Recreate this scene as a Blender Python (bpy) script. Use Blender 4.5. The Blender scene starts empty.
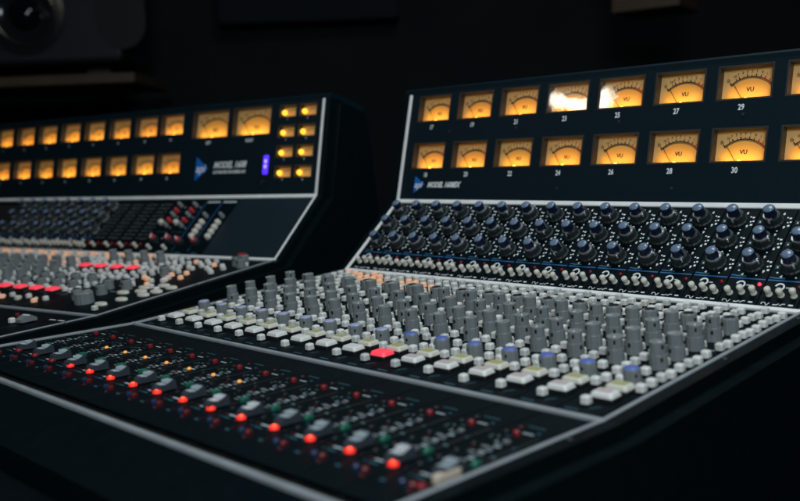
import bpy, math, random
from mathutils import Matrix, Vector
random.seed(7)
S = 0.0381                      # one channel pitch in metres; shapes below are given in pitches
TH = math.radians(4.26)         # slope of the desk
scn = bpy.context.scene
# ------------------------------------------------------------------ camera
RX = Matrix.Rotation(TH, 4, 'X')
cam_d = bpy.data.cameras.new('camera'); cam = bpy.data.objects.new('camera', cam_d)
scn.collection.objects.link(cam); scn.camera = cam
cam.matrix_world = Matrix((
    (0.70392834, -0.04737338, 0.70868939, 24.7999066 * S),
    (0.70927854, 0.0996123, -0.69785481, -13.29163551 * S),
    (-0.03753444, 0.99389796, 0.10372085, 4.74286248 * S),
    (0, 0, 0, 1)))
cam_d.sensor_width = 36; cam_d.lens = 36 * 915.819 / 800
cam_d.clip_start = 0.02; cam_d.clip_end = 60
cam_d.dof.use_dof = True; cam_d.dof.focus_distance = 24.8 * S; cam_d.dof.aperture_fstop = 5.0
# ------------------------------------------------------------------ world and lights
w = bpy.data.worlds.new('World'); scn.world = w; w.use_nodes = True
bg = w.node_tree.nodes['Background']; bg.inputs[0].default_value = (0.05, 0.45, 0.62, 1); bg.inputs[1].default_value = 0.004
scn.view_settings.view_transform = 'Standard'; scn.view_settings.look = 'None'
scn.view_settings.exposure = 0; scn.view_settings.gamma = 1

def area(name, loc, target, sx, sy, power, col):
    l = bpy.data.lights.new(name, 'AREA'); l.shape = 'RECTANGLE'; l.size = sx * S; l.size_y = sy * S
    l.energy = power; l.color = col
    o = bpy.data.objects.new(name, l); scn.collection.objects.link(o)
    loc = RX @ Vector(loc) * S; target = RX @ Vector(target) * S
    o.location = loc; o.rotation_euler = (target - loc).to_track_quat('-Z', 'Y').to_euler()
    return o
area('studio_ceiling_light', (12, 13, 42), (10, 8, 0), 22, 12, 12.0, (0.84, 0.96, 1.0))
area('studio_side_light', (38, -24, 26), (9, 8, 1), 14, 10, 15.0, (0.84, 0.95, 1.0))

# ------------------------------------------------------------------ materials
def mat(name, col, rough=0.5, metal=0.0, emit=None, es=0.0, spec=0.5, bump=0.0, bscale=60.0, var=0.0, coat=0.0, trans=0.0):
    m = bpy.data.materials.new(name); m.use_nodes = True
    nt = m.node_tree; b = nt.nodes['Principled BSDF']
    b.inputs['Base Color'].default_value = (*col, 1); b.inputs['Roughness'].default_value = rough
    b.inputs['Metallic'].default_value = metal; b.inputs['Specular IOR Level'].default_value = spec
    b.inputs['Coat Weight'].default_value = coat
    if trans: b.inputs['Transmission Weight'].default_value = trans
    if emit:
        b.inputs['Emission Color'].default_value = (*emit, 1); b.inputs['Emission Strength'].default_value = es
    if bump or var:
        tc = nt.nodes.new('ShaderNodeTexCoord'); n = nt.nodes.new('ShaderNodeTexNoise')
        n.inputs['Scale'].default_value = bscale; n.inputs['Detail'].default_value = 5
        nt.links.new(tc.outputs['Object'], n.inputs['Vector'])
        if bump:
            bp = nt.nodes.new('ShaderNodeBump'); bp.inputs['Strength'].default_value = bump; bp.inputs['Distance'].default_value = 0.001
            nt.links.new(n.outputs['Fac'], bp.inputs['Height']); nt.links.new(bp.outputs['Normal'], b.inputs['Normal'])
        if var:
            r = nt.nodes.new('ShaderNodeMapRange'); r.inputs[3].default_value = 1 - var; r.inputs[4].default_value = 1 + var
            n2 = nt.nodes.new('ShaderNodeTexNoise'); n2.inputs['Scale'].default_value = bscale * .15; n2.inputs['Detail'].default_value = 6
            nt.links.new(tc.outputs['Object'], n2.inputs['Vector']); nt.links.new(n2.outputs['Fac'], r.inputs[0])
            mx = nt.nodes.new('ShaderNodeMix'); mx.data_type = 'RGBA'; mx.blend_type = 'MULTIPLY'; mx.inputs[0].default_value = 1
            mx.inputs[6].default_value = (*col, 1); nt.links.new(r.outputs[0], mx.inputs[7]); nt.links.new(mx.outputs[2], b.inputs['Base Color'])
            r2 = nt.nodes.new('ShaderNodeMapRange'); r2.inputs[3].default_value = max(0.05, rough - .1); r2.inputs[4].default_value = min(1, rough + .1)
            nt.links.new(n2.outputs['Fac'], r2.inputs[0]); nt.links.new(r2.outputs[0], b.inputs['Roughness'])
    return m
M = dict(
    panel=mat('black_blue_powder_coat', (0.0015, 0.006, 0.009), 0.55, bump=.25, bscale=900, var=.25, spec=.09),
    mpanel=mat('dark_teal_meter_panel', (0.003, 0.013, 0.020), 0.5, bump=.2, bscale=900, var=.15, spec=.14),
    blank=mat('slate_blank_plate', (0.010, 0.022, 0.030), 0.45, bump=.25, bscale=900, var=.25, spec=.3),
    gap=mat('dark_gap', (0.004, 0.005, 0.006), 0.7),
    cheek=mat('black_satin_cheek', (0.002, 0.006, 0.008), 0.42, bump=.2, bscale=500, var=.2, spec=.09),
    leather=mat('black_leather', (0.002, 0.005, 0.007), 0.45, bump=.6, bscale=350, var=.2, spec=.10),
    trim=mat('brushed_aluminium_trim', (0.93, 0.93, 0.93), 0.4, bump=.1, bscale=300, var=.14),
    trimshade=mat('shaded_aluminium_trim', (0.31, 0.34, 0.365), 0.42, bump=.15, bscale=300, var=.28),  # same trim, colour darkened where the light falls off towards the front
    white=mat('off_white_button_plastic', (0.86, 0.85, 0.82), 0.4, var=.1, bscale=300),
    whitegrey=mat('dulled_white_plastic', (0.70, 0.71, 0.69), 0.45, var=.15, bscale=300),
    cream=mat('cream_plastic', (0.74, 0.71, 0.62), 0.4, var=.08, bscale=300),
    grey=mat('grey_knob_plastic', (0.215, 0.242, 0.250), 0.42, bump=.3, bscale=700, var=.15),
    greylt=mat('grey_knob_top', (0.22, 0.25, 0.255), 0.4, bump=.2, bscale=700, var=.15),
    ribglint=mat('painted_rib_glint', (0.92, 0.94, 0.97), 0.22),  # near-white colour painting glints onto the ribs of a few fader caps
    edge=mat('pale_knob_edge', (0.34, 0.38, 0.38), 0.4),  # paler ring round the top edge of the grey knobs
    black=mat('black_plastic', (0.010, 0.011, 0.012), 0.45),
    skirt=mat('charcoal_knob_plastic', (0.016, 0.024, 0.027), 0.5, bump=.3, bscale=800, var=.15),
    blue=mat('dark_blue_knob', (0.003, 0.010, 0.034), 0.32, var=.1, bscale=300),
    bluetop=mat('polished_blue_cap', (0.15, 0.21, 0.31), 0.18, var=.1, bscale=300),
    bluemark=mat('bright_blue_disc', (0.12, 0.18, 0.55), 0.4),
    palebluemark=mat('pale_blue_disc', (0.40, 0.44, 0.66), 0.4),
    silver=mat('satin_silver', (0.72, 0.74, 0.76), 0.3, metal=.75),
    print=mat('pale_grey_print', (0.50, 0.58, 0.62), 0.6),
    printw=mat('white_print', (0.86, 0.90, 0.92), 0.6),
    printteal=mat('teal_print', (0.03, 0.13, 0.17), 0.6),
    printblue=mat('blue_print', (0.02, 0.14, 0.36), 0.6),
    yellow=mat('yellow_legend', (0.48, 0.45, 0.18), 0.5),
    pinkish=mat('faded_red_legend', (0.62, 0.50, 0.50), 0.5),
    orangelit=mat('lit_orange_button', (0.75, 0.55, 0.42), 0.4, emit=(1.0, 0.42, 0.18), es=.32),
    redlit=mat('lit_red_button', (0.6, 0.06, 0.08), 0.4, emit=(1.0, 0.05, 0.09), es=.75),
    redlamp=mat('lit_red_lamp', (0.6, 0.03, 0.02), 0.4, emit=(1.0, 0.022, 0.008), es=1.0),
    redcore=mat('hot_red_core', (0.8, 0.2, 0.1), 0.4, emit=(1.0, 0.075, 0.03), es=2.6),
    redlampdim=mat('dim_red_lamp', (0.16, 0.01, 0.015), 0.4, emit=(1.0, 0.03, 0.05), es=.04),
    led=mat('red_led_lit', (0.6, 0.03, 0.05), 0.3, emit=(1.0, 0.04, 0.08), es=1.6),
    ledoff=mat('red_led_dim', (0.16, 0.006, 0.012), 0.3, emit=(1.0, 0.02, 0.04), es=.05),
    reddull=mat('red_cap', (0.12, 0.008, 0.012), 0.4),
    redcap=mat('deep_red_cap', (0.26, 0.012, 0.02), 0.4),
    printdim=mat('dim_grey_print', (0.24, 0.28, 0.30), 0.6),
    redknob=mat('red_knob_cap', (0.50, 0.03, 0.04), 0.4),
    amber=mat('lit_amber_led', (0.7, 0.3, 0.05), 0.4, emit=(1.0, 0.36, 0.05), es=.7),
    green=mat('green_cap', (0.008, 0.13, 0.085), 0.4),
    bluecap=mat('small_blue_cap', (0.008, 0.03, 0.09), 0.4),
    tan=mat('tan_fader_cap', (0.62, 0.52, 0.42), 0.5),
    cap=mat('smoky_fader_cap', (0.05, 0.06, 0.075), 0.15, var=.1, bscale=200),
    dial=mat('cream_meter_card', (0.62, 0.44, 0.19), 0.75),
    ink=mat('black_ink', (0.03, 0.02, 0.012), 0.7),
    redink=mat('red_ink', (0.35, 0.02, 0.01), 0.7),
    box=mat('meter_housing', (0.030, 0.026, 0.022), 0.5),
    dialo=mat('orange_meter_card', (0.66, 0.40, 0.10), 0.75),
    bulb=mat('meter_bulb', (1, .6, .2), 0.5, emit=(1.0, 0.47, 0.06), es=5.0),
    bulby=mat('yellow_pilot_bulb', (1, .6, .1), 0.4, emit=(1.0, 0.50, 0.03), es=2.2),
    violet=mat('violet_led', (.1, .05, .6), 0.4, emit=(0.07, 0.02, 1.0), es=1.3),
    violethot=mat('violet_led_core', (.4, .3, 1), 0.4, emit=(0.35, 0.30, 1.0), es=1.8),
    logo=mat('blue_logo_enamel', (0.01, 0.16, 0.62), 0.35),
    wood=mat('dark_brown_wood', (0.055, 0.034, 0.019), 0.55, bump=.4, bscale=60, var=.3),
    spk=mat('dark_speaker_cabinet', (0.003, 0.007, 0.012), 0.6, bump=.2, bscale=200, var=.15),
    cone=mat('black_speaker_cone', (0.012, 0.016, 0.018), 0.12),
    dome=mat('glossy_black_dust_cap', (0.004, 0.006, 0.007), 0.05, bump=.5, bscale=25),
    wall=mat('black_wall', (0.0003, 0.004, 0.006), 0.9, bump=.5, bscale=30, var=.3),
    fabric=mat('dark_blue_fabric', (0.002, 0.006, 0.010), 0.95, bump=.6, bscale=400, var=.2),
    floor=mat('black_carpet', (0.003, 0.005, 0.006), 0.95, bump=.6, bscale=200, var=.3),
    lampface=mat('lamp_face', (1, 1, 1), 0.5, emit=(1.0, 0.94, 0.82), es=42.0),
)
def glass_mat():
    m = bpy.data.materials.new('meter_glass'); m.use_nodes = True; nt = m.node_tree
    for n in list(nt.nodes): nt.nodes.remove(n)
    out = nt.nodes.new('ShaderNodeOutputMaterial'); mx = nt.nodes.new('ShaderNodeMixShader')
    tr = nt.nodes.new('ShaderNodeBsdfTransparent'); gl = nt.nodes.new('ShaderNodeBsdfGlossy'); gl.inputs['Roughness'].default_value = .05
    fr = nt.nodes.new('ShaderNodeFresnel'); fr.inputs[0].default_value = 1.5
    n = nt.nodes.new('ShaderNodeTexNoise'); n.inputs['Scale'].default_value = 70; tc = nt.nodes.new('ShaderNodeTexCoord')
    bp = nt.nodes.new('ShaderNodeBump'); bp.inputs['Strength'].default_value = .10; bp.inputs['Distance'].default_value = .0006
    nt.links.new(tc.outputs['Object'], n.inputs['Vector']); nt.links.new(n.outputs['Fac'], bp.inputs['Height'])
    nt.links.new(bp.outputs['Normal'], gl.inputs['Normal'])
    ge = nt.nodes.new('ShaderNodeNewGeometry'); iv = nt.nodes.new('ShaderNodeMath'); iv.operation = 'SUBTRACT'; iv.inputs[0].default_value = 1
    mu = nt.nodes.new('ShaderNodeMath'); mu.operation = 'MULTIPLY'
    nt.links.new(ge.outputs['Backfacing'], iv.inputs[1]); nt.links.new(iv.outputs[0], mu.inputs[0]); nt.links.new(fr.outputs[0], mu.inputs[1])
    nt.links.new(mu.outputs[0], mx.inputs[0]); nt.links.new(tr.outputs[0], mx.inputs[1]); nt.links.new(gl.outputs[0], mx.inputs[2])
    nt.links.new(mx.outputs[0], out.inputs[0]); return m
M['glass'] = glass_mat()

# ------------------------------------------------------------------ mesh helpers (units: channel pitches)
class MB:
    def __init__(s): s.v = []; s.f = []; s.m = []; s.sm = []; s.mats = []
    def mi(s, m):
        if m not in s.mats: s.mats.append(m)
        return s.mats.index(m)
    def add(s, vs, fs, m, smooth=False):
        o = len(s.v); k = s.mi(m); s.v += [tuple(v) for v in vs]
        for f in fs: s.f.append([i + o for i in f]); s.m.append(k); s.sm.append(smooth)
    def box(s, c, d, m, ch=0.0, taper=1.0, rot=0.0):
        """chamfered box, c = centre of base, d = size; taper scales the top"""
        x, y, z = d[0] / 2, d[1] / 2, d[2]; ch = min(ch, x * .9, y * .9, z * .9)
        def ring(hx, hy, zz, k):
            if k <= 0: return [(-hx, -hy, zz), (hx, -hy, zz), (hx, hy, zz), (-hx, hy, zz)]
            return [(-hx + k, -hy, zz), (hx - k, -hy, zz), (hx, -hy + k, zz), (hx, hy - k, zz), (hx - k, hy, zz), (-hx + k, hy, zz), (-hx, hy - k, zz), (-hx, -hy + k, zz)]
        rs = [ring(x, y, 0, ch)]
        if ch > 0:
            t = taper; rs.append(ring(x * t, y * t, z - ch, ch)); rs.append(ring(x * t - ch * .35, y * t - ch * .35, z - ch * .3, ch * .9)); rs.append(ring(x * t - ch, y * t - ch, z, ch * .6))
        else: rs.append(ring(x * taper, y * taper, z, 0))
        n = len(rs[0]); vs = []; ca, sa = math.cos(rot), math.sin(rot)
        for r in rs:
            for p in r: vs.append((c[0] + p[0] * ca - p[1] * sa, c[1] + p[0] * sa + p[1] * ca, c[2] + p[2]))
        fs = [list(range(n))[::-1], [(len(rs) - 1) * n + i for i in range(n)]]
        for j in range(len(rs) - 1):
            for i in range(n): fs.append([j * n + i, j * n + (i + 1) % n, (j + 1) * n + (i + 1) % n, (j + 1) * n + i])
        s.add(vs, fs, m)
    def lathe(s, c, prof, m, n=20, rib=0.0, smooth=True, axis='z', close=True):
        """prof = [(r, z)]; rib = relative ribbing depth on alternate verts"""
        vs = []; fs = []
        for r, z in prof:
            for i in range(n):
                a = 2 * math.pi * i / n; rr = r * (1 - (rib if i % 2 else 0))
                p = (rr * math.cos(a), rr * math.sin(a), z)
                if axis == 'y': p = (p[0], -p[2], p[1])
                vs.append((c[0] + p[0], c[1] + p[1], c[2] + p[2]))
        k = len(prof)
        for j in range(k - 1):
            for i in range(n): fs.append([j * n + i, j * n + (i + 1) % n, (j + 1) * n + (i + 1) % n, (j + 1) * n + i])
        s.add(vs, fs, m, smooth)
        if close:
            s.add([vs[i] for i in range(n)], [list(range(n))[::-1]], m); s.add([vs[(k - 1) * n + i] for i in range(n)], [list(range(n))], m)
    def arc(s, c, r0, r1, a0, a1, z0, z1, m, n=16, m2=None, split=None):
        for i in range(n):
            b0 = a0 + (a1 - a0) * i / n; b1 = a0 + (a1 - a0) * (i + 1) / n
            mm = m2 if (m2 is not None and i / n >= split) else m
            vs = [(c[0] + r * math.cos(b), c[1] + r * math.sin(b), z) for z in (z0, z1) for b in (b0, b1) for r in (r0, r1)]
            s.add(vs, [[4, 5, 7, 6], [0, 2, 3, 1], [0, 1, 5, 4], [2, 6, 7, 3], [0, 4, 6, 2], [1, 3, 7, 5]], mm)
    def bar(s, a, b, wd, z0, z1, m):
        """flat bar in the local plane from a to b"""
        dx, dy = b[0] - a[0], b[1] - a[1]; L = math.hypot(dx, dy) or 1e-6; nx, ny = -dy / L * wd / 2, dx / L * wd / 2
        vs = [(a[0] + nx, a[1] + ny, z0), (a[0] - nx, a[1] - ny, z0), (b[0] - nx, b[1] - ny, z0), (b[0] + nx, b[1] + ny, z0)]
        vs += [(v[0], v[1], z1) for v in vs]
        s.add(vs, [[0, 1, 2, 3][::-1], [4, 5, 6, 7], [0, 1, 5, 4], [1, 2, 6, 5], [2, 3, 7, 6], [3, 0, 4, 7]], m)
    def prism_x(s, prof, x0, x1, m):
        """closed profile (y,z) extruded along x"""
        n = len(prof); vs = [(x0, *p) for p in prof] + [(x1, *p) for p in prof]
        fs = [list(range(n)), list(range(n, 2 * n))[::-1]] + [[i, i + n, (i + 1) % n + n, (i + 1) % n] for i in range(n)]
        s.add(vs, fs, m)
    def text(s, txt, size, c, m, shear=0.0, bold=0.0, z=0.012, align='CENTER', sx=1.0, ex=0.0):
        cu = bpy.data.curves.new('t', 'FONT'); cu.body = txt; cu.size = size; cu.shear = shear; cu.offset = bold * size
        cu.align_x = align; cu.align_y = 'CENTER'; cu.resolution_u = 2; cu.extrude = ex
        o = bpy.data.objects.new('t', cu); scn.collection.objects.link(o)
        bpy.context.view_layer.update()
        me = o.evaluated_get(bpy.context.evaluated_depsgraph_get()).to_mesh()
        vs = [(c[0] + v.co.x * sx, c[1] + v.co.y, z + v.co.z) for v in me.vertices]; fs = [list(p.vertices) for p in me.polygons]
        s.add(vs, fs, m); bpy.data.objects.remove(o); bpy.data.curves.remove(cu)
    def mesh(s, name):
        me = bpy.data.meshes.new(name); me.from_pydata([(a * S, b * S, c * S) for a, b, c in s.v], [], s.f)
        for m in s.mats: me.materials.append(M[m])
        me.polygons.foreach_set('material_index', s.m); me.polygons.foreach_set('use_smooth', s.sm); me.update()
        return me
    def build(s, name, parent=None, loc=(0, 0, 0), rx=0.0, rz=0.0):
        return put(s.mesh(name), name, parent, loc, rx, rz)
def put(me, name, parent=None, loc=(0, 0, 0), rx=0.0, rz=0.0, label=None):
    o = bpy.data.objects.new(name, me); scn.collection.objects.link(o); o.parent = parent
    o.location = Vector(loc) * S; o.rotation_euler = (rx, 0, rz)
    if label: o['label'] = label
    return o
def tag(o, label=None, cat=None, group=None, kind=None):
    if label: o['label'] = label
    if cat: o['category'] = cat
    if group: o['group'] = group
    if kind: o['kind'] = kind
    return o

# ------------------------------------------------------------------ desk cross-section (y, z), all in pitches
P1 = (-5.494, 0.410); P2 = (0.0, 0.0); P3 = (8.544, 0.0); P4 = (11.507, 2.127); P5 = (12.771, 6.084)
A1 = math.atan2(P2[1] - P1[1], P2[0] - P1[0]); A4 = math.atan2(P4[1] - P3[1], P4[0] - P3[0]); A5 = math.atan2(P5[1] - P4[1], P5[0] - P4[0])
L1 = math.hypot(P1[0], P1[1]); L4 = math.hypot(P4[0] - P3[0], P4[1] - P3[1]); L5 = math.hypot(P5[0] - P4[0], P5[1] - P4[1])
def on(P, A, s, h=0): return (P[0] + s * math.cos(A) - h * math.sin(A), P[1] + s * math.sin(A) + h * math.cos(A))
OFF = (8.0, 3.0, -21.0)        # the desk's origin: on the floor under it
FL = -24.0                     # feet / floor level in desk units

# ------------------------------------------------------------------ setting
def basis(origin, right, up=(0, 0, 1)):
    r = Vector(right).normalized(); u = Vector(up); n = r.cross(u).normalized(); u = n.cross(r).normalized()
    m = Matrix((( r.x, u.x, n.x, origin[0] * S), (r.y, u.y, n.y, origin[1] * S), (r.z, u.z, n.z, origin[2] * S), (0, 0, 0, 1)))
    return m
CR = (0.704, 0.709, 0)          # direction running left to right across the back wall
b = MB(); b.box((0, 0, 0), (400, 400, .5), 'floor'); o = b.build('floor'); o.location = (0, 0, -22.5 * S); tag(o, kind='structure')
b = MB(); b.box((0, 0, 0), (320, 160, 1), 'wall'); o = b.build('wall'); o.matrix_world = basis((-30.0, 42.0, 40), CR) @ Matrix.Translation((0, 0, -14 * S)); tag(o, kind='structure')

# ------------------------------------------------------------------ shared part meshes
def mk():
    D = {}
    def new(n, fn):
        b = MB(); fn(b); D[n] = b.mesh(n)
    def capb(m):
        def f(b):
            b.box((0, 0, 0), (.16, .16, .035), 'black'); b.box((0, 0, .035), (.188, .188, .145), m, .034, .97)
        return f
    new('push_white', capb('white')); new('push_orange', capb('orangelit')); new('push_cream', capb('cream')); new('push_grey', capb('whitegrey'))
    def ring(b):
        b.lathe((0, 0, 0), [(.195, 0), (.193, .06), (.190, .295), (.183, .31), (.12, .31)], 'grey', 24, .05, smooth=False)
        b.box((.0, -.188, .18), (.05, .03, .08), 'black')
    new('dial_ring', ring)
    def kn(b):
        b.lathe((0, 0, .31), [(.166, 0), (.163, .235), (.157, .245)], 'grey', 20, .05, smooth=False)
        b.lathe((0, 0, .555), [(.157, 0), (.152, .008)], 'greylt', 20)
        b.box((.0, -.162, .43), (.045, .03, .08), 'black'); b.bar((0, 0), (0, -.13), .022, .564, .568, 'printw'); b.arc((0, 0), .148, .163, 0, 2 * math.pi, .546, .567, 'edge', 20)
    new('dial_knob', kn)
    def single(b):
        b.lathe((0, 0, 0), [(.205, 0), (.20, .07), (.195, .34), (.18, .36)], 'grey', 24, .06, smooth=False)
        b.lathe((0, 0, .36), [(.18, 0), (.175, .012)], 'greylt', 20); b.lathe((0, 0, .365), [(.13, 0), (.12, .02)], 'black', 16)
        b.box((.0, -.195, .20), (.05, .03, .08), 'black')
    new('short_knob', single)
    def bl(mk_):
        def f(b):
            b.lathe((0, 0, 0), [(.195, 0), (.19, .06), (.18, .29), (.17, .315)], 'grey', 24, .06, smooth=False)
            b.lathe((0, 0, .315), [(.155, 0), (.145, .02), (.09, .026)], mk_, 20); b.box((.0, -.18, .17), (.04, .03, .06), 'black')
        return f
    new('level_blue', bl('bluemark')); new('level_pale', bl('palebluemark'))
    def eqs(b):
        b.lathe((0, 0, 0), [(.285, 0), (.285, .05), (.25, .08), (.24, .25), (.225, .27)], 'skirt', 28, .05, smooth=False)
        b.arc((0, 0), .165, .195, 0, 2 * math.pi, .27, .285, 'skirt', 28); b.arc((0, 0), .168, .205, -2.6, .9, .27, .300, 'silver', 20)
        b.box((.20, .11, .20), (.09, .05, .10), 'silver', .015, 1, .5)
    new('knob_skirt', eqs)
    def eqk(b):
        b.lathe((0, 0, .27), [(.165, 0), (.162, .20), (.150, .245)], 'blue', 24, .03, smooth=True)
        b.lathe((0, 0, .515), [(.150, 0), (.140, .018), (.115, .034), (.07, .046), (.02, .051)], 'bluetop', 24)
        b.box((0, .150, .30), (.03, .045, .20), 'silver', .01)
    new('filter_knob', eqk)
    def tg(b): b.lathe((0, 0, 0), [(.085, 0), (.085, .03), (.062, .05), (.072, .10), (.086, .20), (.078, .235), (.045, .25)], 'cream', 16)
    new('toggle', tg)
    def led(m): return lambda b: b.lathe((0, 0, 0), [(.048, 0), (.048, .02), (.036, .045), (.015, .05)], m, 12)
    new('led_on', led('led')); new('led_off', led('ledoff')); new('led_amber', led('amber'))
    def sq(m, mark):
        def f(b):
            b.box((0, 0, 0), (.52, .40, .09), 'black', .02); b.box((0, 0, .09), (.50, .38, .09), m, .05, .95)
            if mark: b.box((0, 0, .1805), (.30, .20, .006), mark)
        return f
    new('key_white', sq('white', None)); new('key_yellow', sq('cream', 'yellow')); new('key_red', sq('redlit', None)); new('key_pink', sq('white', 'pinkish'))
    def flamp(m): return lambda b: (b.lathe((0, 0, 0), [(.11, 0), (.11, .02)], 'black', 16), b.lathe((0, 0, .02), [(.085, 0), (.085, .045), (.06, .06), (.045, .062)], m, 16), m == 'redlamp' and b.lathe((0, 0, .082), [(.04, 0), (.036, .012), (.01, .018)], 'redcore', 12))
    new('lamp_red', flamp('redlamp')); new('lamp_dim', flamp('redlampdim'))
    def sm(m, x=.12, y=.16): return lambda b: b.box((0, 0, 0), (x, y, .09), m, .03)
    new('small_red', sm('redcap', .12, .12)); new('small_green', sm('green', .13, .20)); new('small_blue', sm('bluecap', .12, .12)); new('small_dull', sm('reddull', .13, .13)); new('small_white', sm('white', .12, .12))
    def fc(b, m='cap', edge='print'):
        # saddle shaped fader cap, long side along y, pale ribs along its top
        pr = [(-.24, .03), (-.20, .13), (-.13, .17), (0, .150), (.12, .20), (.19, .24), (.23, .20), (.25, .03)]
        b.prism_x(pr, -.115, .115, m)
        for x in (-.08, 0, .08):
            b.bar((x, -.13), (x, -.01), .026, .160, .176, edge); b.bar((x, .01), (x, .18), .026, .17, .232, edge)
        b.box((0, -.02, .150), (.21, .03, .014), edge); b.box((0, 0, 0), (.05, .30, .06), 'black')
    new('fader_cap', fc); new('fader_cap_glint', lambda b: fc(b, 'cap', 'ribglint'))
    def tape(b): b.box((0, 0, 0), (.13, .56, .13), 'tan', .03)
    new('tan_side', tape)
    # meters
    def bez(wd, hd):
        def f(b):
            t = .05; z0 = -.30
            for x in (-wd / 2 - t / 2, wd / 2 + t / 2): b.box((x, 0, z0), (t, hd + 2 * t, .31 - z0 - .30), 'box')
            for y in (-hd / 2 - t / 2, hd / 2 + t / 2): b.box((0, y, z0), (wd - .002, t, .306 - z0 - .30), 'box')
        return f
    def face(wd, hd, big=False):
        def f(b):
            b.box((0, 0, -.30), (wd, hd, .04), 'dial')
            z0, z1 = -.2595, -.256; k = wd / 1.54
            c = (.05 * k, -.66 * k); R = .86 * k
            b.add([(c[0], -hd / 2 + .005, -.2595), *[(max(-wd / 2, min(wd / 2, c[0] + (R - .035) * math.cos(math.radians(a)))), max(-hd / 2 + .005, c[1] + (R - .035) * math.sin(math.radians(a))), -.2595) for a in range(18, 163, 6)]], [[0, i, i + 1] for i in range(1, 25)], 'dialo')
            b.arc(c, R, R + .034, math.radians(132), math.radians(44), z0, z1, 'ink', 24, 'redink', .68)
            b.arc(c, R - .03, R - .012, math.radians(132), math.radians(44), z0, z1, 'ink', 24)
            angs = [130, 118, 112, 104, 97, 89, 81, 72, 63, 54, 46]; nums = ['20', '10', '7', '5', '3', '2', '1', '0', '1', '2', '3']
            for i, a in enumerate(angs):
                a = math.radians(a); L = .10 if i not in (3, 5) else .07
                b.bar((c[0] + R * math.cos(a), c[1] + R * math.sin(a)), (c[0] + (R + L * k) * math.cos(a), c[1] + (R + L * k) * math.sin(a)), (.022 if i % 2 else .034) * k, z0, z1, 'redink' if i > 7 else 'ink')
                b.text(nums[i], .105 * k, (c[0] + (R + .17 * k) * math.cos(a), c[1] + (R + .17 * k) * math.sin(a)), 'redink' if i > 7 else 'ink', 0, .03, z1)
            b.text('VU', .17 * k, (.06 * k, -.16 * k), 'ink', 0, .04, z1)
            b.text('-', .14 * k, (-.62 * k, .20 * k), 'ink', 0, .02, z1); b.text('+', .14 * k, (.68 * k, .16 * k), 'redink', 0, .02, z1)
        return f
    def needle(wd):
        k = wd / 1.54
        return lambda b: b.bar((-.13 * k, -.44 * k), (-.45 * k, .05 * k), .018 * k, -.20, -.192, 'ink')
    def gl(wd, hd): return lambda b: b.add([(-wd / 2, -hd / 2, -.02), (wd / 2, -hd / 2, -.02), (wd / 2, hd / 2, -.02), (-wd / 2, hd / 2, -.02), (-wd / 2, -hd / 2, -.04), (wd / 2, -hd / 2, -.04), (wd / 2, hd / 2, -.04), (-wd / 2, hd / 2, -.04)], [[0, 1, 2, 3], [7, 6, 5, 4], [0, 4, 5, 1], [1, 5, 6, 2], [2, 6, 7, 3], [3, 7, 4, 0]], 'glass')
    def bulb(hd): return lambda b: b.lathe((0, -hd / 2 + .015, -.17), [(.035, -.05), (.045, -.02), (.045, .02), (.035, .05)], 'bulb', 16)
    for nm, wd, hd in (('', 1.54, .92), ('big', 2.26, 1.20)):
        new('bezel' + nm, bez(wd, hd)); new('face' + nm, face(wd, hd)); new('needle' + nm, needle(wd)); new('glass' + nm, gl(wd, hd)); new('bulb' + nm, bulb(hd))
    new('sbezel', bez(.90, .47)); new('sglass', gl(.90, .47))
    new('sface', lambda b: (b.box((0, 0, -.30), (.90, .47, .04), 'dial'), b.arc((.1, -.5), .60, .62, 2.1, 1.0, -.2595, -.256, 'ink', 10)))
    new('sbulb', lambda b: b.lathe((-.34, -.02, -.20), [(.09, -.02), (.115, .03), (.10, .09), (.04, .13)], 'bulby', 16))
    return D
D = mk()
lamp_l = {}
def meter_lamp(parent, wd, hd, e):
    tint = random.choice((.47, .50, .50, .53)); key = (wd, e, tint)
    if key not in lamp_l:
        l = bpy.data.lights.new('meter_lamp', 'AREA'); l.shape = 'RECTANGLE'; l.size = wd * .70 * S; l.size_y = .14 * S; l.energy = e; l.color = (1.0, tint, .12); lamp_l[key] = l
    o = bpy.data.objects.new('lamp_glow', lamp_l[key]); scn.collection.objects.link(o); o.parent = parent
    o.location = Vector((0, -hd / 2 + .02, -.045)) * S; o.rotation_euler = (math.radians(90 - 8), 0, math.pi)
    o.rotation_euler = Vector((0, .80, -.24)).to_track_quat('-Z', 'Y').to_euler()
    return o

def panel_with_holes(b, x0, x1, y0, y1, holes, m, th=.06):
    """flat plate, top at z=0, tiled round rectangular holes"""
    xs = sorted({x0, x1, *[h[0] for h in holes], *[h[2] for h in holes]}); ys = sorted({y0, y1, *[h[1] for h in holes], *[h[3] for h in holes]})
    for i in range(len(xs) - 1):
        for j in range(len(ys) - 1):
            cx, cy = (xs[i] + xs[i + 1]) / 2, (ys[j] + ys[j + 1]) / 2
            if any(h[0] < cx < h[2] and h[1] < cy < h[3] for h in holes): continue
            b.add([(xs[i], ys[j], 0), (xs[i + 1], ys[j], 0), (xs[i + 1], ys[j + 1], 0), (xs[i], ys[j + 1], 0)], [[0, 1, 2, 3]], m)

ALLPUSH = []
def add_push(parent, me, loc, label=None):
    if me is D['push_white'] and random.random() < .3: me = D['push_grey']
    o = put(me, 'push_button', parent, (loc[0] + random.uniform(-.008, .008), loc[1] + random.uniform(-.01, .01), loc[2] - random.choice((0, 0, 0, .035))), random.uniform(-.04, .04), random.uniform(-.05, .05), label); ALLPUSH.append(o); return o

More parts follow.
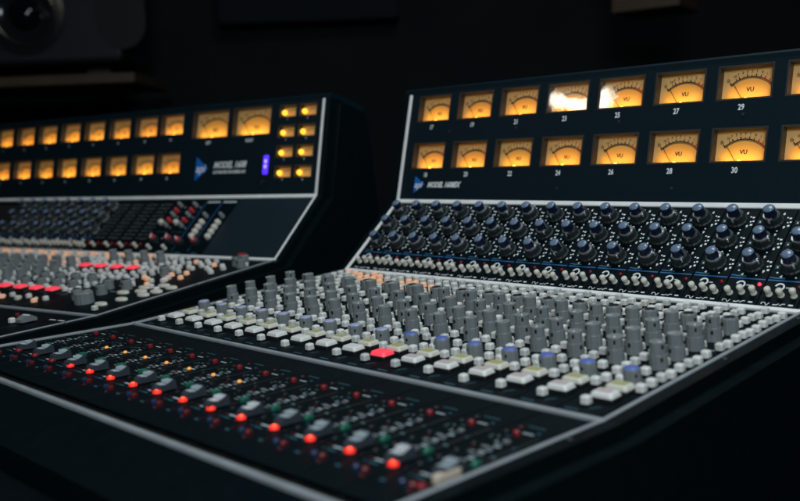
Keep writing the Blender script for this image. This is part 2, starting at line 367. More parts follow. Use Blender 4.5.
# ---- strips (panel meshes shared) -----------------------------------------------------------
def eq_strip_mesh(kind='knobs'):
    b = MB(); b.box((.5, L4 / 2, -.03), (.975, L4 - .24, .04), 'panel', .01)
    z0, z1 = .0105, .014; rnd = random.Random(3)
    def dash(x, y, w_, h_, m): b.box((x, y, z0), (w_, h_, z1 - z0), m)
    if kind == 'knobs':
        for s in (3.03, 2.24, 1.43):
            for k in range(11):
                a = math.radians(-60 + 300 * k / 10 + 0)
                x, y = .5 + .36 * math.sin(a + math.pi), s + .36 * math.cos(a + math.pi) * -1
                x = .5 + .37 * math.cos(math.radians(240 - 30 * k)); y = s + .37 * math.sin(math.radians(240 - 30 * k))
                if k % 3 == 0: b.text(rnd.choice(['2', '4', '6', '9']), .13, (x, y), 'printw', 0, .03, z1)
                else: b.lathe((x, y, z0), [(.026, 0), (.024, z1 - z0)], 'printw', 8)
            dash(.12, s + .05, .12, .028, 'printteal'); dash(.13, s - .04, .10, .024, 'printteal')
            dash(.90, s + .16, .06, .05, 'printw'); dash(.94, s + .02, .05, .05, 'printw'); dash(.92, s - .12, .06, .06, 'printw')
            dash(.10, s - .36, .12, .03, 'printblue')
        for x in (.18, .30, .42): dash(x, L4 - .30, .10, .05, 'printteal')
        dash(.5, .98, .93, .035, 'printblue'); dash(.30, 1.06, .28, .04, 'printteal')
        # shelf / peak curve symbols under the switches
        zz = (z0, z1)
        b.bar((.12, .18), (.12, .24), .018, *zz, 'printw'); b.bar((.12, .24), (.20, .24), .018, *zz, 'printw'); b.bar((.20, .24), (.25, .15), .018, *zz, 'printw'); b.bar((.25, .15), (.31, .24), .018, *zz, 'printw')
        b.bar((.40, .19), (.50, .19), .022, *zz, 'printw'); b.bar((.50, .19), (.55, .23), .02, *zz, 'printw'); b.bar((.57, .17), (.64, .23), .02, *zz, 'printw'); b.bar((.64, .23), (.70, .23), .02, *zz, 'printw')
        dash(.84, .21, .11, .045, 'printw'); dash(.60, .76, .10, .035, 'print')
    elif kind == 'sliders':
        for i in range(10):
            for k in range(6): dash(.14 + .13 * k, 1.0 + i * .24, .05, .025, 'print')
            b.bar((.1, .98 + i * .24), (.9, .98 + i * .24), .012, z0, z1, 'gap')
            b.box((.14 + .11 * (i % 4) + .2, 1.04 + i * .24, .0105), (.07, .10, .09), 'black', .02)
    elif kind == 'dynamics':
        for s in (3.0, 2.35, 1.7, 1.05):
            dash(.5, s - .26, .7, .02, 'printteal'); dash(.85, s, .06, .06, 'print')
    elif kind == 'monitor':
        dash(.5, 3.32, .8, .09, 'print'); b.bar((.04, .3), (.04, 3.3), .03, z0, z1, 'printblue'); dash(.5, .22, .35, .05, 'printteal')
    return b.mesh('module_plate')
EQM = {k: eq_strip_mesh(k) for k in ('knobs', 'sliders', 'dynamics', 'monitor')}
def aux_strip_mesh():
    b = MB(); b.box((.5, P3[0] / 2 - .02, -.03), (.975, P3[0] - .28, .04), 'panel', .01)
    z0, z1 = .0105, .014
    for y in (6.2, 5.3, 4.5, 3.7, 2.95, 2.1): b.arc((.60, y), .235, .25, math.radians(-50), math.radians(230), z0, z1, 'print', 14)
    for y in [7.9 - .365 * k for k in range(16)]:
        if y > 2: b.box((.79, y + .16, z0), (.14, .03, z1 - z0), 'print')
    b.bar((.58, .46), (.74, .62), .02, z0, z1, 'printteal'); b.box((.3, .30, z0), (.3, .035, z1 - z0), 'printteal')
    return b.mesh('module_plate')
AUXM = aux_strip_mesh()
def fad_strip_mesh():
    b = MB(); b.box((.5, -2.62, -.03), (.975, 5.0, .04), 'panel', .01)
    z0, z1 = .0105, .014
    b.box((.88, -2.72, z0), (.06, 2.5, .003), 'gap')
    rnd = random.Random(5)
    for k in range(12):
        y = -1.75 - k * .115
        b.box((.52 + .006 * k + .05 * (k % 2), y - .1, z0), (.13, .05 if 2 < k < 11 else .03, z1 - z0), 'printdim' if k % 3 else 'print')
    for y, t in ((-1.98, '5'), (-2.30, '10'), (-2.62, '15')): b.text(t, .13, (.40, y), 'print', 0, .01, z1)
    b.box((.58, -1.36, z0), (.22, .04, z1 - z0), 'print'); b.box((.63, -3.85, z0), (.30, .05, z1 - z0), 'print'); b.box((.6, -4.0, z0), (.22, .04, z1 - z0), 'printteal')
    b.box((.5, -1.0, z0), (.36, .03, z1 - z0), 'printteal')
    for k in range(26):
        b.box((rnd.uniform(.12, .92), rnd.uniform(-4.6, -1.0), z0), (rnd.choice((.03, .06, .10)), rnd.choice((.03, .05)), z1 - z0 + .0002 * k), rnd.choice(('printteal', 'printdim', 'printteal', 'reddull')))
    for k in range(6): b.box((.22, -1.5 - .42 * k, z0), (.10, .10, .05), 'black', .02)
    return b.mesh('module_plate')
FADM = fad_strip_mesh()

RIGHTCOL = [7.98, 7.62, 7.27, 6.92, 6.60, 6.25, 5.90, 5.55, 5.18, 4.83, 4.20, 3.84, 3.48, 3.12, 2.77, 2.42, 2.02, 1.66]
KNOBCOL = [8.10, 7.74, 7.40, 7.06, 6.70, 5.74, 4.93, 4.12, 3.36, 2.62]
def channel_eq(root, i, P=P3):
    y, z = P
    m = put(EQM['knobs'], 'equaliser_module', root, (i - OFF[0], y - OFF[1], z - OFF[2]), A4)
    for j, s in enumerate((3.03, 2.24, 1.43)):
        put(D['knob_skirt'], 'knob_skirt', m, (.5, s, .011), 0, random.choice((-.9, -.5, -1.4, .3, -1.1, -2.0)))
        put(D['filter_knob'], 'filter_knob', m, (.5, s, .011), 0, random.choice((-.9, -.4, .4, -1.4, .9)))
    for x in (.22, .52, .83): put(D['toggle'], 'toggle_switch', m, (x, .50 + random.choice((0, 0, -.05)), .011), random.choice((0, .12, -.1)))
    b = MB(); b.arc((0, 0), .085, .125, math.radians(-120), math.radians(170), 0, .02, 'silver' if False else 'printw', 18)
    put(b.mesh('switch_ring'), 'switch_ring', m, (.40, .76, .011))
    o = put(D['led_on' if i == 14 else 'led_off'], 'indicator_lamp', m, (.88, .80, .011))
    if i == 14: o['label'] = 'brightly lit red indicator lamp'
    return m
def channel_aux(root, i, lit, redkey=False):
    m = put(AUXM, 'switch_module', root, (i - OFF[0], -OFF[1], -OFF[2]))
    for y in RIGHTCOL:
        hit = (('R', round(y, 2)) in lit)
        add_push(m, D['push_orange' if hit else 'push_white'], (.94, y, .011))
    for y in KNOBCOL:
        hit = (('K', round(y, 2)) in lit)
        add_push(m, D['push_orange' if hit else ('push_cream' if (i * 7 + int(y * 10)) % 23 == 0 else 'push_white')], (.47, y, .011))
    put(D['short_knob'], 'short_knob', m, (.5, 6.22, .011), 0, random.uniform(-2, 2))
    for y in (5.33, 4.52, 3.70, 2.98):
        put(D['dial_ring'], 'dial_ring', m, (.44, y + .20, .011), 0, random.uniform(-1.3, 1.3)); put(D['dial_knob'], 'dial_knob', m, (.44, y + .20, .011), random.uniform(-.03, .03), random.uniform(-1.3, 1.3))
    put(D['level_blue' if i > 8 else 'level_pale'], 'level_knob', m, (.5, 2.06, .011), 0, random.uniform(-1, 1))
    add_push(m, D['push_white'], (.42, .60, .011))
    add_push(m, D['push_white'], (.30, 1.98, .011)) if i % 1 == 0 else None
    r = put(D['key_red' if redkey else ('key_white' if i < 9 else 'key_pink')], 'channel_key', m, (.58, 1.00, .011), 0, .0)
    if redkey: r['label'] = 'channel key lit bright red'
    put(D['key_yellow'], 'channel_key', m, (.58, 1.50, .011), label='key with yellow legend')
    return m
def channel_fader(root, i, amber, lit, faderpos=-3.45, tan=False):
    m = put(FADM, 'fader_module', root, (i - OFF[0], -OFF[1], -OFF[2]), A1)
    put(D['small_red'], 'red_button', m, (.46, -1.52, .011))
    put(D['fader_cap_glint' if i in (9, 10, 14) else 'fader_cap'], 'fader_cap', m, (.88, faderpos - .17 + random.uniform(-.04, .04), .015), random.uniform(-.03, .03))
    if tan: put(D['tan_side'], 'tan_guard', m, (.955, -3.80, .011), label='tan side guard of the last fader')
    put(D['lamp_red' if lit else 'lamp_dim'], 'mute_lamp', m, (.93 if tan else .96, -3.92 - (.4 if tan else 0), .011))
    put(D['small_green'], 'green_button', m, (.93, -3.12, .011))
    put(D['small_dull'], 'lower_button', m, (.80, -4.36, .011)); put(D['small_blue'], 'blue_button', m, (.60, -4.36, .011))
    if amber: put(D['led_amber'], 'amber_lamp', m, (.52, -2.26, .011))
    return m
def vu(root, u, s, num, numsize=.235, wd=1.54, hd=.92, k='', e=.0128):
    y, z = on(P4, A5, s)
    m = put(D['bezel' + k], 'vu_meter', root, (u - OFF[0], y - OFF[1], z - OFF[2]), A5)
    put(D['face' + k], 'dial_face', m); put(D['needle' + k], 'needle', m, rx=0); put(D['bulb' + k], 'bulb', m)
    g = put(D['glass' + k], 'glass', m, rx=0)
    meter_lamp(m, wd, hd, e * random.choice((.85, 1.0, 1.0, 1.12)))
    b = MB(); b.text(num, numsize, (0, 0), 'printw', 0, .03, .004, sx=.80); b.build('number', m, (-.03, -hd / 2 - .27, .0))
    return m

def chassis(root, eL, eR, right_cheek=True):
    def P(x, y, z): return (x - OFF[0], y - OFF[1], z - OFF[2])
    def sh(pts): return [(p[0] - OFF[1], p[1] - OFF[2]) for p in pts]
    X0, X1 = eL - OFF[0], eR - OFF[0]
    top5 = on(P5, A5, .06); back = (top5[0] + 2.2, top5[1] - .6)
    # body under the panels (sunk a little so plates stand on it)
    d = .12
    q1 = (P1[0], P1[1] - d); q2 = (P2[0], -d); q3 = (P3[0] + .03, -d); q4 = (P4[0] + .08, P4[1] - .08); q4b = on(P4, A5, 0, -.42); q5 = on(P5, A5, 0, -.42)
    prof = [q1, q2, q3, on(P4, A4, -.3, -.12), q4b, q5, (q5[0] + 1.7, q5[1] - .5), (q5[0] + 1.9, P3[1] - 2.5), (6.0, -4.5), (P1[0], -2.2)]
    b = MB(); b.prism_x(sh(prof), X0, X1, 'gap'); b.build('chassis', root)
    # meter bridge hood
    b = MB(); h = [on(P5, A5, 0.0, -.001), on(P5, A5, .14, .02), on(P5, A5, .22, -.05), (back[0], back[1]), (back[0], back[1] - .3), on(P5, A5, .0, -.43)]
    b.prism_x(sh(h), X0 - .45, X1 + .45, 'mpanel'); b.build('bridge_hood', root)
    # cheeks
    def cheek(x0, x1, out):
        t = .03
        ring = [(P1[0] - .25, P1[1] + .02 + t), (0, t), (P3[0] - .02, t), on(P4, A4, .0, t), on(P5, A5, .0, t), (back[0], back[1] - .25), (back[0] + .2, -3.0), (5.5, -5.5), (P1[0] - .25, -2.6)]
        b = MB(); b.prism_x(sh(ring), x0, x1, 'cheek')
        # outer stepped flange, a little lower, so the edge shows a second line
        ring2 = [(P1[0] - .15, P1[1] - .22), (0, -.26), (P3[0] + .10, -.26), on(P4, A4, .12, -.28), on(P5, A5, -.2, -.28), (back[0] - .3, back[1] - .6), (back[0], -3.1), (5.4, -5.4), (P1[0] - .15, -2.5)]
        xa, xb = (x1, x1 + .32) if out > 0 else (x0 - .32, x0)
        b.prism_x(sh(ring2), xa, xb, 'cheek'); b.build('side_panel', root)
    cheek(X1 + .03, X1 + .45, 1); cheek(X0 - .45, X0 - .03, -1)
    for x, sg in ((X1 + .24, 1), (X0 - .24, -1)):
        for yy, zz in ((P1[0] + .4, P1[1]), (-1.2, .09), (4.3, 0), (8.0, 0)):
            b = MB(); b.lathe((0, 0, 0), [(.075, 0), (.07, .02), (.03, .03)], 'skirt', 14); b.bar((-.05, 0), (.05, 0), .018, .03, .034, 'gap')
            b.build('cheek_screw', root, (x, yy - OFF[1], zz + .03 - OFF[2]), 0, .6)
    # trims
    def trim_x(P_, A_, s, wd, ht, name='trim_rail', x0=None, x1=None):
        b = MB(); c = on(P_, A_, s); 
        b.box(((X0 + X1) / 2, 0, 0), (X1 - X0 + .30, wd, ht), 'trim' if P_ in (P3, P4) else 'trimshade', .03); b.build(name, root, (0, c[0] - OFF[1], c[1] - OFF[2]), A_)
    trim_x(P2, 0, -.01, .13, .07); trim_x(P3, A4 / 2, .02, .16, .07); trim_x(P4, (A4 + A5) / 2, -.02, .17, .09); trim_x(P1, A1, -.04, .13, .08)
    for x in (X0 - .09, X1 + .09):
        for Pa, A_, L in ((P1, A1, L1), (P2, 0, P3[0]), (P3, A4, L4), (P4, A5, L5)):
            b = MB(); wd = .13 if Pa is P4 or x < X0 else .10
            b.box((0, L / 2, 0), (wd, L - .02, .055), 'trim' if Pa in (P3, P4) else 'trimshade', .02); b.build('trim_strip', root, (x, Pa[0] - OFF[1], Pa[1] - OFF[2]), A_)
    # front fascia and arm rest
    b = MB(); b.prism_x(sh([(P1[0] - .12, P1[1] + .02), (P1[0] - 1.25, P1[1] - .50), (P1[0] - 1.35, P1[1] - 2.4), (P1[0] - .1, P1[1] - 2.4)]), X0 - .3, X1 + .3, 'cheek'); b.build('front_fascia', root)
    b = MB(); cy, cz = P1[0] - 2.3, P1[1] - 1.25; pr = []
    for k in range(20):
        a = 2 * math.pi * k / 20; pr.append((cy + 1.0 * math.cos(a) * (1 if abs(math.cos(a)) < .9 else .96), cz + .70 * math.sin(a)))
    b.prism_x(sh(pr), X0 - .5, X1 + .5, 'leather'); b.build('arm_rest', root)
    b = MB()
    for x in (X0 + 1.0, X1 - 1.0): b.box((x, 6 - OFF[1], -.6), (1.2, 9, 21 - 4.4), 'black', .1)
    b.box(((X0 + X1) / 2, 6 - OFF[1], 4), (X1 - X0 - 3, .6, 1.5), 'black', .05); b.build('stand', root)

def triangle(b, x0, y0, w_, h_, m):
    b.add([(x0, y0 + h_ / 2, .0), (x0, y0 - h_ / 2, 0), (x0 + w_, y0, 0), (x0, y0 + h_ / 2, .04), (x0, y0 - h_ / 2, .04), (x0 + w_, y0, .04)], [[3, 4, 5], [0, 2, 1], [0, 1, 4, 3], [1, 2, 5, 4], [2, 0, 3, 5]], m)

# ================================================================== the near desk (16 channel extension)
def make_right():
    root = bpy.data.objects.new('mixing_console', None); scn.collection.objects.link(root)
    root.matrix_world = RX @ Matrix.Translation(Vector(OFF) * S)
    tag(root, 'nearer sixteen channel mixing console with large lit meters numbered 17 to 30 on its bridge', 'mixing console', 'mixing consoles standing side by side')
    eL, eR = -.10, 16.06
    chassis(root, eL, eR)
    us = [2 * i + 1.10 for i in range(8)]
    b = MB(); holes = []
    for u in us:
        uu = min(u, 16.06 - .80)
        for s in (3.55, 1.74): holes.append((uu - .77, s - .46, uu + .77, s + .46))
    panel_with_holes(b, eL, eR, .10, L5 + .0, holes, 'mpanel')
    b.build('meter_panel', root, (-OFF[0], P4[0] - OFF[1], P4[1] - OFF[2]), A5)
    for i, u in enumerate(us):
        uu = min(u, 16.06 - .80)
        vu(root, uu, 3.55, str(17 + 2 * i)); vu(root, uu, 1.74, str(18 + 2 * i))
    # badge
    b = MB(); triangle(b, .60, .64, .50, .62, 'logo'); b.text('api', .34, (.80, .63), 'printw', .25, .02, .045)
    b.build('badge', root, (-OFF[0], P4[0] - OFF[1], P4[1] - OFF[2]), A5)
    b = MB(); b.text('MODEL 1608EX', .27, (1.24, .63), 'printw', .35, .05, .006, 'LEFT', .86)
    b.build('lettering', root, (-OFF[0], P4[0] - OFF[1], P4[1] - OFF[2]), A5)
    for (x, s) in ((5.1, 2.62), (9.15, 2.62), (13.15, 2.62), (2.0, 2.62), (7.1, .5), (11.2, .5)):
        b = MB(); b.lathe((x, s, 0), [(.05, 0), (.045, .02)], 'skirt', 12); b.build('panel_screw', root, (-OFF[0], P4[0] - OFF[1], P4[1] - OFF[2]), A5)
    litR = {2: [7.27], 3: [7.27, 7.62], 4: [7.27, 6.25], 5: [6.25], 6: [6.25], 7: [], 9: [6.25], 10: [6.25], 11: [6.25], 12: [6.25], 1: [7.62, 7.98, 7.27], 0: [7.98]}
    litK = {1: [7.74], 2: [7.40, 7.74, 7.06], 3: [7.06], 4: [7.40], 5: [7.06], 0: [8.10]}
    for i in range(16):
        channel_eq(root, i)
        lit = {('R', y) for y in litR.get(i, [])} | {('K', y) for y in litK.get(i, [])}
        channel_aux(root, i, lit, i == 9)
        channel_fader(root, i, 2 <= i <= 8, 3 <= i <= 14, random.uniform(-3.62, -3.40), tan=(i == 15))
    return root
right = make_right()

# ================================================================== the far desk
def make_left():
    root = bpy.data.objects.new('mixing_console', None); scn.collection.objects.link(root)
    ML = Matrix(((0.9829256635595551, -0.1835390450481859, 0.013059818482854427, -26.593111899222553 * S),
                 (0.1837789632581736, 0.9827546223772295, -0.020460812787780776, -4.420920457223636 * S),
                 (-0.009079238941453405, 0.02251157788751636, 0.9997053547327124, 0.17764933548862433 * S), (0, 0, 0, 1)))
    root.matrix_world = RX @ ML @ Matrix.Translation(Vector(OFF) * S)
    tag(root, 'farther mixing console at left with a violet light and two bigger meters on its bridge', 'mixing console', 'mixing consoles standing side by side')
    eL, eR = -.10, 24.18
    chassis(root, eL, eR)
    us = [2 * i + 1.10 for i in range(8)]; holes = []
    for u in us:
        uu = min(u, 14.95)
        for s in (3.52, 1.66): holes.append((uu - .77, s - .46, uu + .77, s + .46))
    bigs = [(17.56, 3.40), (20.16, 3.40)]
    for u, s in bigs: holes.append((u - 1.13, s - .60, u + 1.13, s + .60))
    sm = [(22.28 + 1.14 * c, 3.73 - .885 * r) for r in range(4) for c in range(2)]
    for u, s in sm: holes.append((u - .45, s - .235, u + .45, s + .235))
    b = MB(); panel_with_holes(b, eL, eR, .10, L5, holes, 'mpanel'); b.build('meter_panel', root, (-OFF[0], P4[0] - OFF[1], P4[1] - OFF[2]), A5)
    for i, u in enumerate(us):
        uu = min(u, 14.95)
        vu(root, uu, 3.52, str(1 + 2 * i), .18); vu(root, uu, 1.66, str(2 + 2 * i), .18)
    for (u, s), t in zip(bigs, ('LEFT', 'RIGHT')): vu(root, u, s, t, .20, 2.26, 1.20, 'big', .022)
    for k, (u, s) in enumerate(sm):
        y, z = on(P4, A5, s)
        m = put(D['sbezel'], 'small_meter', root, (u - OFF[0], y - OFF[1], z - OFF[2]), A5)
        put(D['sface'], 'dial_face', m); put(D['sbulb'], 'bulb', m); put(D['sglass'], 'glass', m); meter_lamp(m, .9, .47, .0016)
        b = MB(); b.text(str(1 + k), .13, (0, 0), 'printw', 0, .01, .004); b.build('number', m, (0, -.36, 0))
    b = MB(); triangle(b, 16.90, 1.32, .78, 1.10, 'logo'); b.text('api', .52, (17.22, 1.32), 'printw', .25, .02, .045)
    b.build('badge', root, (-OFF[0], P4[0] - OFF[1], P4[1] - OFF[2]), A5)
    b = MB(); b.text('MODEL 1608', .40, (18.02, 1.46), 'printw', .30, .035, .006, 'LEFT', .90); b.text('AUTOMATED PROCESSES, INC', .175, (18.02, 1.14), 'printw', .1, .045, .006, 'LEFT', .86)
    b.build('lettering', root, (-OFF[0], P4[0] - OFF[1], P4[1] - OFF[2]), A5)
    b = MB(); b.box((21.25, 1.40, 0), (.30, .86, .05), 'violet', .05); b.box((21.28, 1.55, .05), (.10, .14, .02), 'violethot'); b.box((21.28, 1.32, .05), (.10, .14, .02), 'violethot'); b.lathe((21.18, .62, 0), [(.13, 0), (.12, .08)], 'black', 16)
    b.build('level_display', root, (-OFF[0], P4[0] - OFF[1], P4[1] - OFF[2]), A5)
    # sloped modules
    for i in range(4, 12): 
        m = channel_eq(root, i)
        for ch in m.children:
            if ch.name.startswith('indicator'): ch.data = D['led_off']
    for i in range(12, 16):
        m = put(EQM['sliders'], 'graphic_equaliser_module', root, (i - OFF[0], P3[0] - OFF[1], P3[1] - OFF[2]), A4)
        put(D['toggle'], 'toggle_switch', m, (.55, .50, .011)); put(D['small_red'], 'red_button', m, (.95 - .2, .62, .011)); put(D['small_red'], 'red_button', m, (.12, .58, .011))
    big_red = MB(); big_red.lathe((0, 0, 0), [(.20, 0), (.19, .20), (.17, .22)], 'skirt', 20, .06, smooth=False); big_red.lathe((0, 0, .22), [(.13, 0), (.13, .08), (.10, .11)], 'redknob', 16); big_red.bar((0, -.15), (0, .15), .045, .331, .345, 'printw'); brm = big_red.mesh('red_knob')
    wh = MB(); wh.lathe((0, 0, 0), [(.13, 0), (.125, .10), (.11, .17), (.08, .19)], 'cream', 16); whm = wh.mesh('white_knob')
    slim = MB(); slim.lathe((0, 0, 0), [(.10, 0), (.08, .25), (.05, .28)], 'grey', 12); slm = slim.mesh('slim_knob')
    rs = MB(); rs.lathe((0, 0, 0), [(.10, 0), (.09, .22), (.05, .25)], 'redknob', 12); rsm = rs.mesh('slim_red_knob')
    for i in (16, 17):
        m = put(EQM['dynamics'], 'dynamics_module', root, (i - OFF[0], P3[0] - OFF[1], P3[1] - OFF[2]), A4)
        put(brm, 'red_knob', m, (.50, .90, .011), 0, .5); put(whm, 'white_knob', m, (.0 + .1, 1.98, .011))
        for s, q in ((3.05, slm), (2.70, rsm), (2.42, slm), (2.08, rsm), (1.78, slm)): put(q, 'slim_red_knob' if q is rsm else 'slim_knob', m, (.58, s, .011))
        put(D['toggle'], 'toggle_switch', m, (.55, .42, .011))
    for i in (18, 19):
        m = put(EQM['monitor'], 'preamp_module', root, (i - OFF[0], P3[0] - OFF[1], P3[1] - OFF[2]), A4)
        put(brm, 'red_knob', m, (.22, .80, .011), 0, 1.0)
        for s in (1.15, 1.43, 1.71, 2.00, 2.38): put(whm if s < 2.2 else slm, 'white_knob' if s < 2.2 else 'slim_knob', m, (.72, s, .011))
    b = MB(); b.box((22.1, L4 / 2, -.03), (4.15, L4 - .24, .04), 'blank', .01); b.build('blank_plate', root, (-OFF[0], P3[0] - OFF[1], P3[1] - OFF[2]), A4)
    # flat modules
    rl = random.Random(11)
    for i in range(5, 16):
        lit = {('R', 7.98), ('K', 8.10)} | {('R', y) for y in RIGHTCOL[1:6] if rl.random() < .14} | {('K', y) for y in KNOBCOL[1:5] if rl.random() < .18}
        lit |= {('R', 1.66)} if i % 3 == 0 else set()
        channel_aux(root, i, lit, False)
        if i >= 10: channel_fader(root, i, False, False)
    for i in range(16, 20):
        m = put(AUXM, 'bus_module', root, (i - OFF[0], -OFF[1], -OFF[2]))
        put(D['key_red'], 'bus_key', m, (.42, 1.85, .12), label='bus key lit bright red'); put(D['key_red'], 'bus_key', m, (.47, 5.50, .12), label='bus key lit bright red')
        put(D['key_white'], 'bus_key', m, (.45, 5.98, .011))
        for y in (7.0,): put(D['dial_ring'], 'dial_ring', m, (.42, y, .011)); put(D['dial_knob'], 'dial_knob', m, (.42, y, .011))
        for y in (3.6,): put(D['short_knob'], 'short_knob', m, (.42, y, .011))
        for y in (4.9, 4.5, 4.1): add_push(m, D['push_white'], (.42, y, .011))
        put(D['small_white'], 'small_button', m, (.40, 1.15, .011)); put(D['short_knob'], 'short_knob', m, (.40, 2.75, .011))
        for k in range(17):
            y = 8.0 - k * .36
            add_push(m, D['push_orange' if (rl.random() < .35 and y > 6.6) else 'push_white'], (.92, y, .011))
        for y in (8.1, 7.75, 6.5, 3.3, 2.35): add_push(m, D['push_orange' if rl.random() < .4 and y > 7 else 'push_white'], (.45, y, .011))
        add_push(m, D['push_orange' if i in (17, 19) else 'push_cream'], (.72, .85, .011)); add_push(m, D['push_white'], (.9, 1.2, .011))
        put(FADM, 'fader_module', root, (i - OFF[0], -OFF[1], -OFF[2]), A1)
    m = MB(); m.box((2.1, P3[0] / 2 - .02, -.03), (4.12, P3[0] - .28, .04), 'panel', .01)
    for k in range(7): m.box((.6 + .5 * (k % 3), 6.8 - k * .8, .0105), (.35, .03, .004), 'print')
    m = m.build('monitor_module', root, (20 - OFF[0], -OFF[1], -OFF[2]))
    for x, y, q in ((1.2, 6.05, 0), (3.05, 6.9, 0), (3.45, 6.55, 0), (3.05, 6.2, 0), (3.45, 5.9, 0), (2.5, 5.55, 1), (2.05, 5.2, 1), (2.75, 5.0, 1), (2.35, 4.6, 1), (2.05, 4.2, 0), (2.6, 4.3, 0), (1.6, 4.4, 1), (1.2, 4.6, 1), (2.3, 3.8, 1), (2.75, 3.6, 0), (3.4, 3.3, 0), (3.8, 7.4, 0), (1.5, 6.6, 0), (3.55, .55, 0), (.95, 7.5, 1), (.45, 7.2, 0), (.45, 6.8, 0), (.45, 6.4, 0), (.45, 6.0, 0), (.95, 7.1, 0), (1.5, 7.6, 0), (1.5, 7.2, 0), (2.0, 7.6, 0), (2.0, 7.2, 0), (2.0, 6.8, 0), (.95, 6.6, 0), (.95, 6.2, 0), (.45, 5.6, 0), (.45, 5.2, 0), (.45, 4.8, 0), (.45, 4.4, 0), (.95, 5.6, 0), (.95, 5.2, 0), (.45, 3.6, 0), (.45, 3.2, 0), (1.5, 6.0, 0), (2.5, 6.6, 0), (2.5, 7.0, 1), (2.0, 6.3, 0), (1.9, 5.7, 0), (1.6, 3.7, 0), (2.2, 4.9, 0), (1.1, 4.1, 0)):
        add_push(m, D['push_orange' if q else 'push_white'], (x, y, .011))
    ov = MB(); ov.lathe((0, 0, 0), [(.27, 0), (.27, .06), (.23, .08)], 'cream', 20); ovm = ov.mesh('oval_key')
    for v in ovm.vertices: v.co.y *= .62
    for x, y in ((3.2, 1.9), (3.5, 2.6), (2.9, 3.0), (3.6, 3.1), (3.0, 1.2), (2.3, 2.7), (2.5, 3.5), (3.1, 3.9), (3.7, 3.7)): put(ovm, 'oval_key', m, (x, y, .011))
    bk = MB(); bk.lathe((0, 0, 0), [(.34, 0), (.33, .36), (.30, .40), (.12, .41)], 'grey', 28, .05, smooth=False); bk.bar((0, .1), (0, .28), .04, .411, .416, 'printw'); bkm = bk.mesh('volume_knob')
    put(bkm, 'volume_knob', m, (2.05, 1.25, .011))
    for x, y in ((1.2, 1.6), (1.5, 2.4), (1.0, 3.1), (1.9, 3.2), (1.45, 5.4)): put(D['short_knob'], 'short_knob', m, (x, y, .011))
    for x, y in ((3.4, 7.15), (3.85, 6.9)): put(D['short_knob'], 'short_knob', m, (x - .1, y + .3, .011))
    tk = MB(); tk.box((0, 0, 0), (.42, .42, .36), 'grey', .05); tk.lathe((0, 0, .36), [(.16, 0), (.16, .05)], 'redknob', 14); tkm = tk.mesh('talkback_key')
    put(tkm, 'talkback_key', m, (3.3, 7.75, .011))
    m = MB(); m.box((2.1, -2.62, -.03), (4.12, 5.0, .04), 'panel', .01); m.box((2.9, -2.4, .0105), (.08, 2.8, .003), 'gap'); m.box((3.3, -.9, .0105), (.3, .07, .004), 'printw'); m.box((3.75, -.9, .0105), (.3, .07, .004), 'printw')
    m = m.build('master_fader_module', root, (20 - OFF[0], -OFF[1], -OFF[2]), A1)
    mf = MB(); mf.prism_x([(-.28, .05), (-.28, .14), (-.1, .24), (.1, .24), (.28, .14), (.28, .05)], -.16, .16, 'grey'); mf.box((0, 0, .24), (.3, .08, .02), 'printw'); mf.box((0, 0, 0), (.07, .5, .06), 'black')
    put(mf.mesh('fader_cap'), 'fader_cap', m, (2.9, -1.55, .015)); add_push(m, D['push_white'], (2.5, -1.8, .011)); put(D['small_red'], 'red_button', m, (1.4, -.9, .011))
    return root
left = make_left()

# push buttons: per desk the hundred nearest the camera stay parts, the others become one piece
bpy.context.view_layer.update()
camp = cam.matrix_world.translation
for root, mine in [(r, [o for o in ALLPUSH if o.parent.parent is r]) for r in (right, left)]:
    mine.sort(key=lambda o: (o.matrix_world.translation - camp).length)
    rest = mine[100:]
    if rest:
        vs, fs, ms, mats = [], [], [], []
        inv = root.matrix_world.inverted()
        for o in rest:
            T = inv @ o.matrix_world; k = len(vs); vs += [T @ v.co for v in o.data.vertices]
            for p in o.data.polygons:
                mt = o.data.materials[p.material_index]
                if mt not in mats: mats.append(mt)
                fs.append([i + k for i in p.vertices]); ms.append(mats.index(mt))
        me = bpy.data.meshes.new('push_buttons'); me.from_pydata(vs, [], fs)
        for mt in mats: me.materials.append(mt)
        me.polygons.foreach_set('material_index', ms); me.update()
        o2 = put(me, 'push_buttons', root); o2['kind'] = 'stuff'; o2['label'] = 'rows of small square push buttons farther back, some lit orange'
        for o in rest: bpy.data.objects.remove(o)

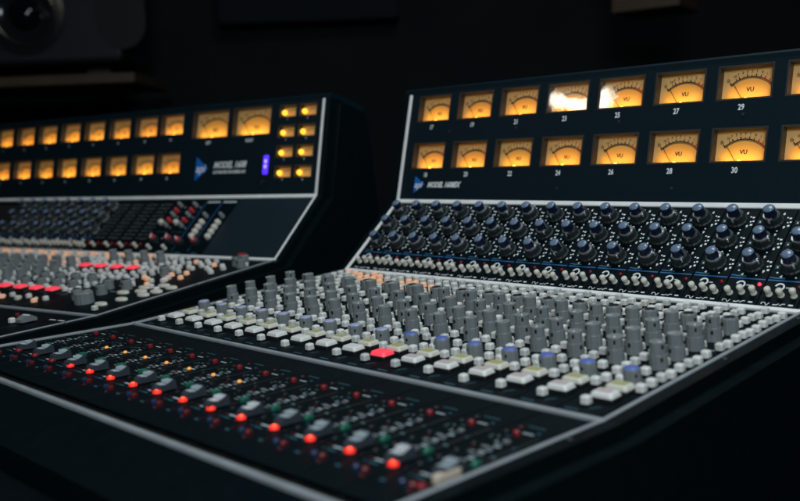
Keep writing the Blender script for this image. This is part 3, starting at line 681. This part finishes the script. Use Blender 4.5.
# ================================================================== behind the desks
def speaker():
    root = bpy.data.objects.new('loudspeaker', None); scn.collection.objects.link(root)
    root.matrix_world = basis((-50.75, 19.15, 13.25), CR)      # local x right, y up, z towards the camera
    tag(root, 'dark studio loudspeaker standing on a shelf behind the far console', 'loudspeaker')
    b = MB(); b.box((-4.0, 9.5, -9.0), (23.4, 19.0, 9.0), 'spk', .4); b.build('cabinet', root)
    b = MB(); b.arc((0, 4.05), 2.75, 3.25, 0, 2 * math.pi, 0, .25, 'cone', 40)
    b.lathe((0, 4.05, 0), [(2.75, .22), (2.3, .34), (2.0, .15), (1.3, .05), (1.0, .03)], 'cone', 40, close=False)
    b.build('woofer', root)
    b = MB(); b.lathe((0, 4.05, .03), [(1.35, 0), (1.30, .35), (1.0, .75), (.55, .98), (.1, 1.05)], 'dome', 32); b.build('dust_cap', root)
    b = MB(); n = 20; pts = []
    for k in range(n + 1): a = math.pi + math.pi * k / n; pts.append((7.75 + 2.05 * math.cos(a), 3.0 + 2.05 * math.sin(a)))
    pts += [(9.80, 12), (5.70, 12)]
    vs = [(p[0], p[1], .03) for p in pts] + [(p[0], p[1], 0) for p in pts]; m_ = len(pts)
    b.add(vs, [list(range(m_))] + [[i, i + m_, (i + 1) % m_ + m_, (i + 1) % m_] for i in range(m_)], 'gap'); b.build('port', root)
    b = MB()
    for x in (-10, 5): b.box((x, -.55, -6), (2, .5, 4), 'black', .1)
    b.build('foot', root)
    return root
speaker()
def flat(name, origin, right, boxes, label, cat, up=(0, 0, 1)):
    b = MB()
    for c, d, m, ch in boxes: b.box(c, d, m, ch)
    o = b.build(name); o.matrix_world = basis(origin, right, up); return tag(o, label, cat)
flat('wall_shelf', (-41.5, 23.5, 12.0), CR, [((-14.0, -.42, -10.8), (28.0, .82, 11.0), 'wood', .1)], 'dim brown wooden shelf board under the dark loudspeaker', 'shelf')
flat('acoustic_panel', (-44.0, 38.0, 24.5), CR, [((4.0, 0, -4), (17, 14, 1.5), 'fabric', .3)], 'dark blue fabric acoustic panel high on the back wall', 'acoustic panel')
flat('wooden_cabinet', (-14.4, 49.0, 14.9), (0.62, 0.12, 0), [((2.6, 3.0, -5), (5.2, 6, 5), 'wood', .08)], 'dim brown wooden cabinet hanging above the near console', 'cabinet')
# the lamp whose reflection shows in two of the meter glasses
lr = bpy.data.objects.new('studio_lamp', None); scn.collection.objects.link(lr)
lp = RX @ Vector((-23.2, -25.0, 30.75)); tgt = RX @ Vector((7, 12.5, 5)); zf = (tgt - lp).normalized(); xr = Vector((0, 0, 1)).cross(zf).normalized(); yu = zf.cross(xr)
lr.matrix_world = Matrix(((xr.x, yu.x, zf.x, lp.x * S), (xr.y, yu.y, zf.y, lp.y * S), (xr.z, yu.z, zf.z, lp.z * S), (0, 0, 0, 1)))
tag(lr, 'rectangular studio lamp whose light is mirrored in meters 23 and 25', 'lamp')
b = MB(); b.box((0, 0, 0), (5.2, 1.0, .05), 'lampface'); b.box((-2.0, .8, 0), (1.2, 2.2, .045), 'lampface'); b.build('lamp_glass', lr)
b = MB(); b.box((-.2, .2, -1.3), (6.0, 3.6, 1.25), 'black', .1); b.build('housing', lr)
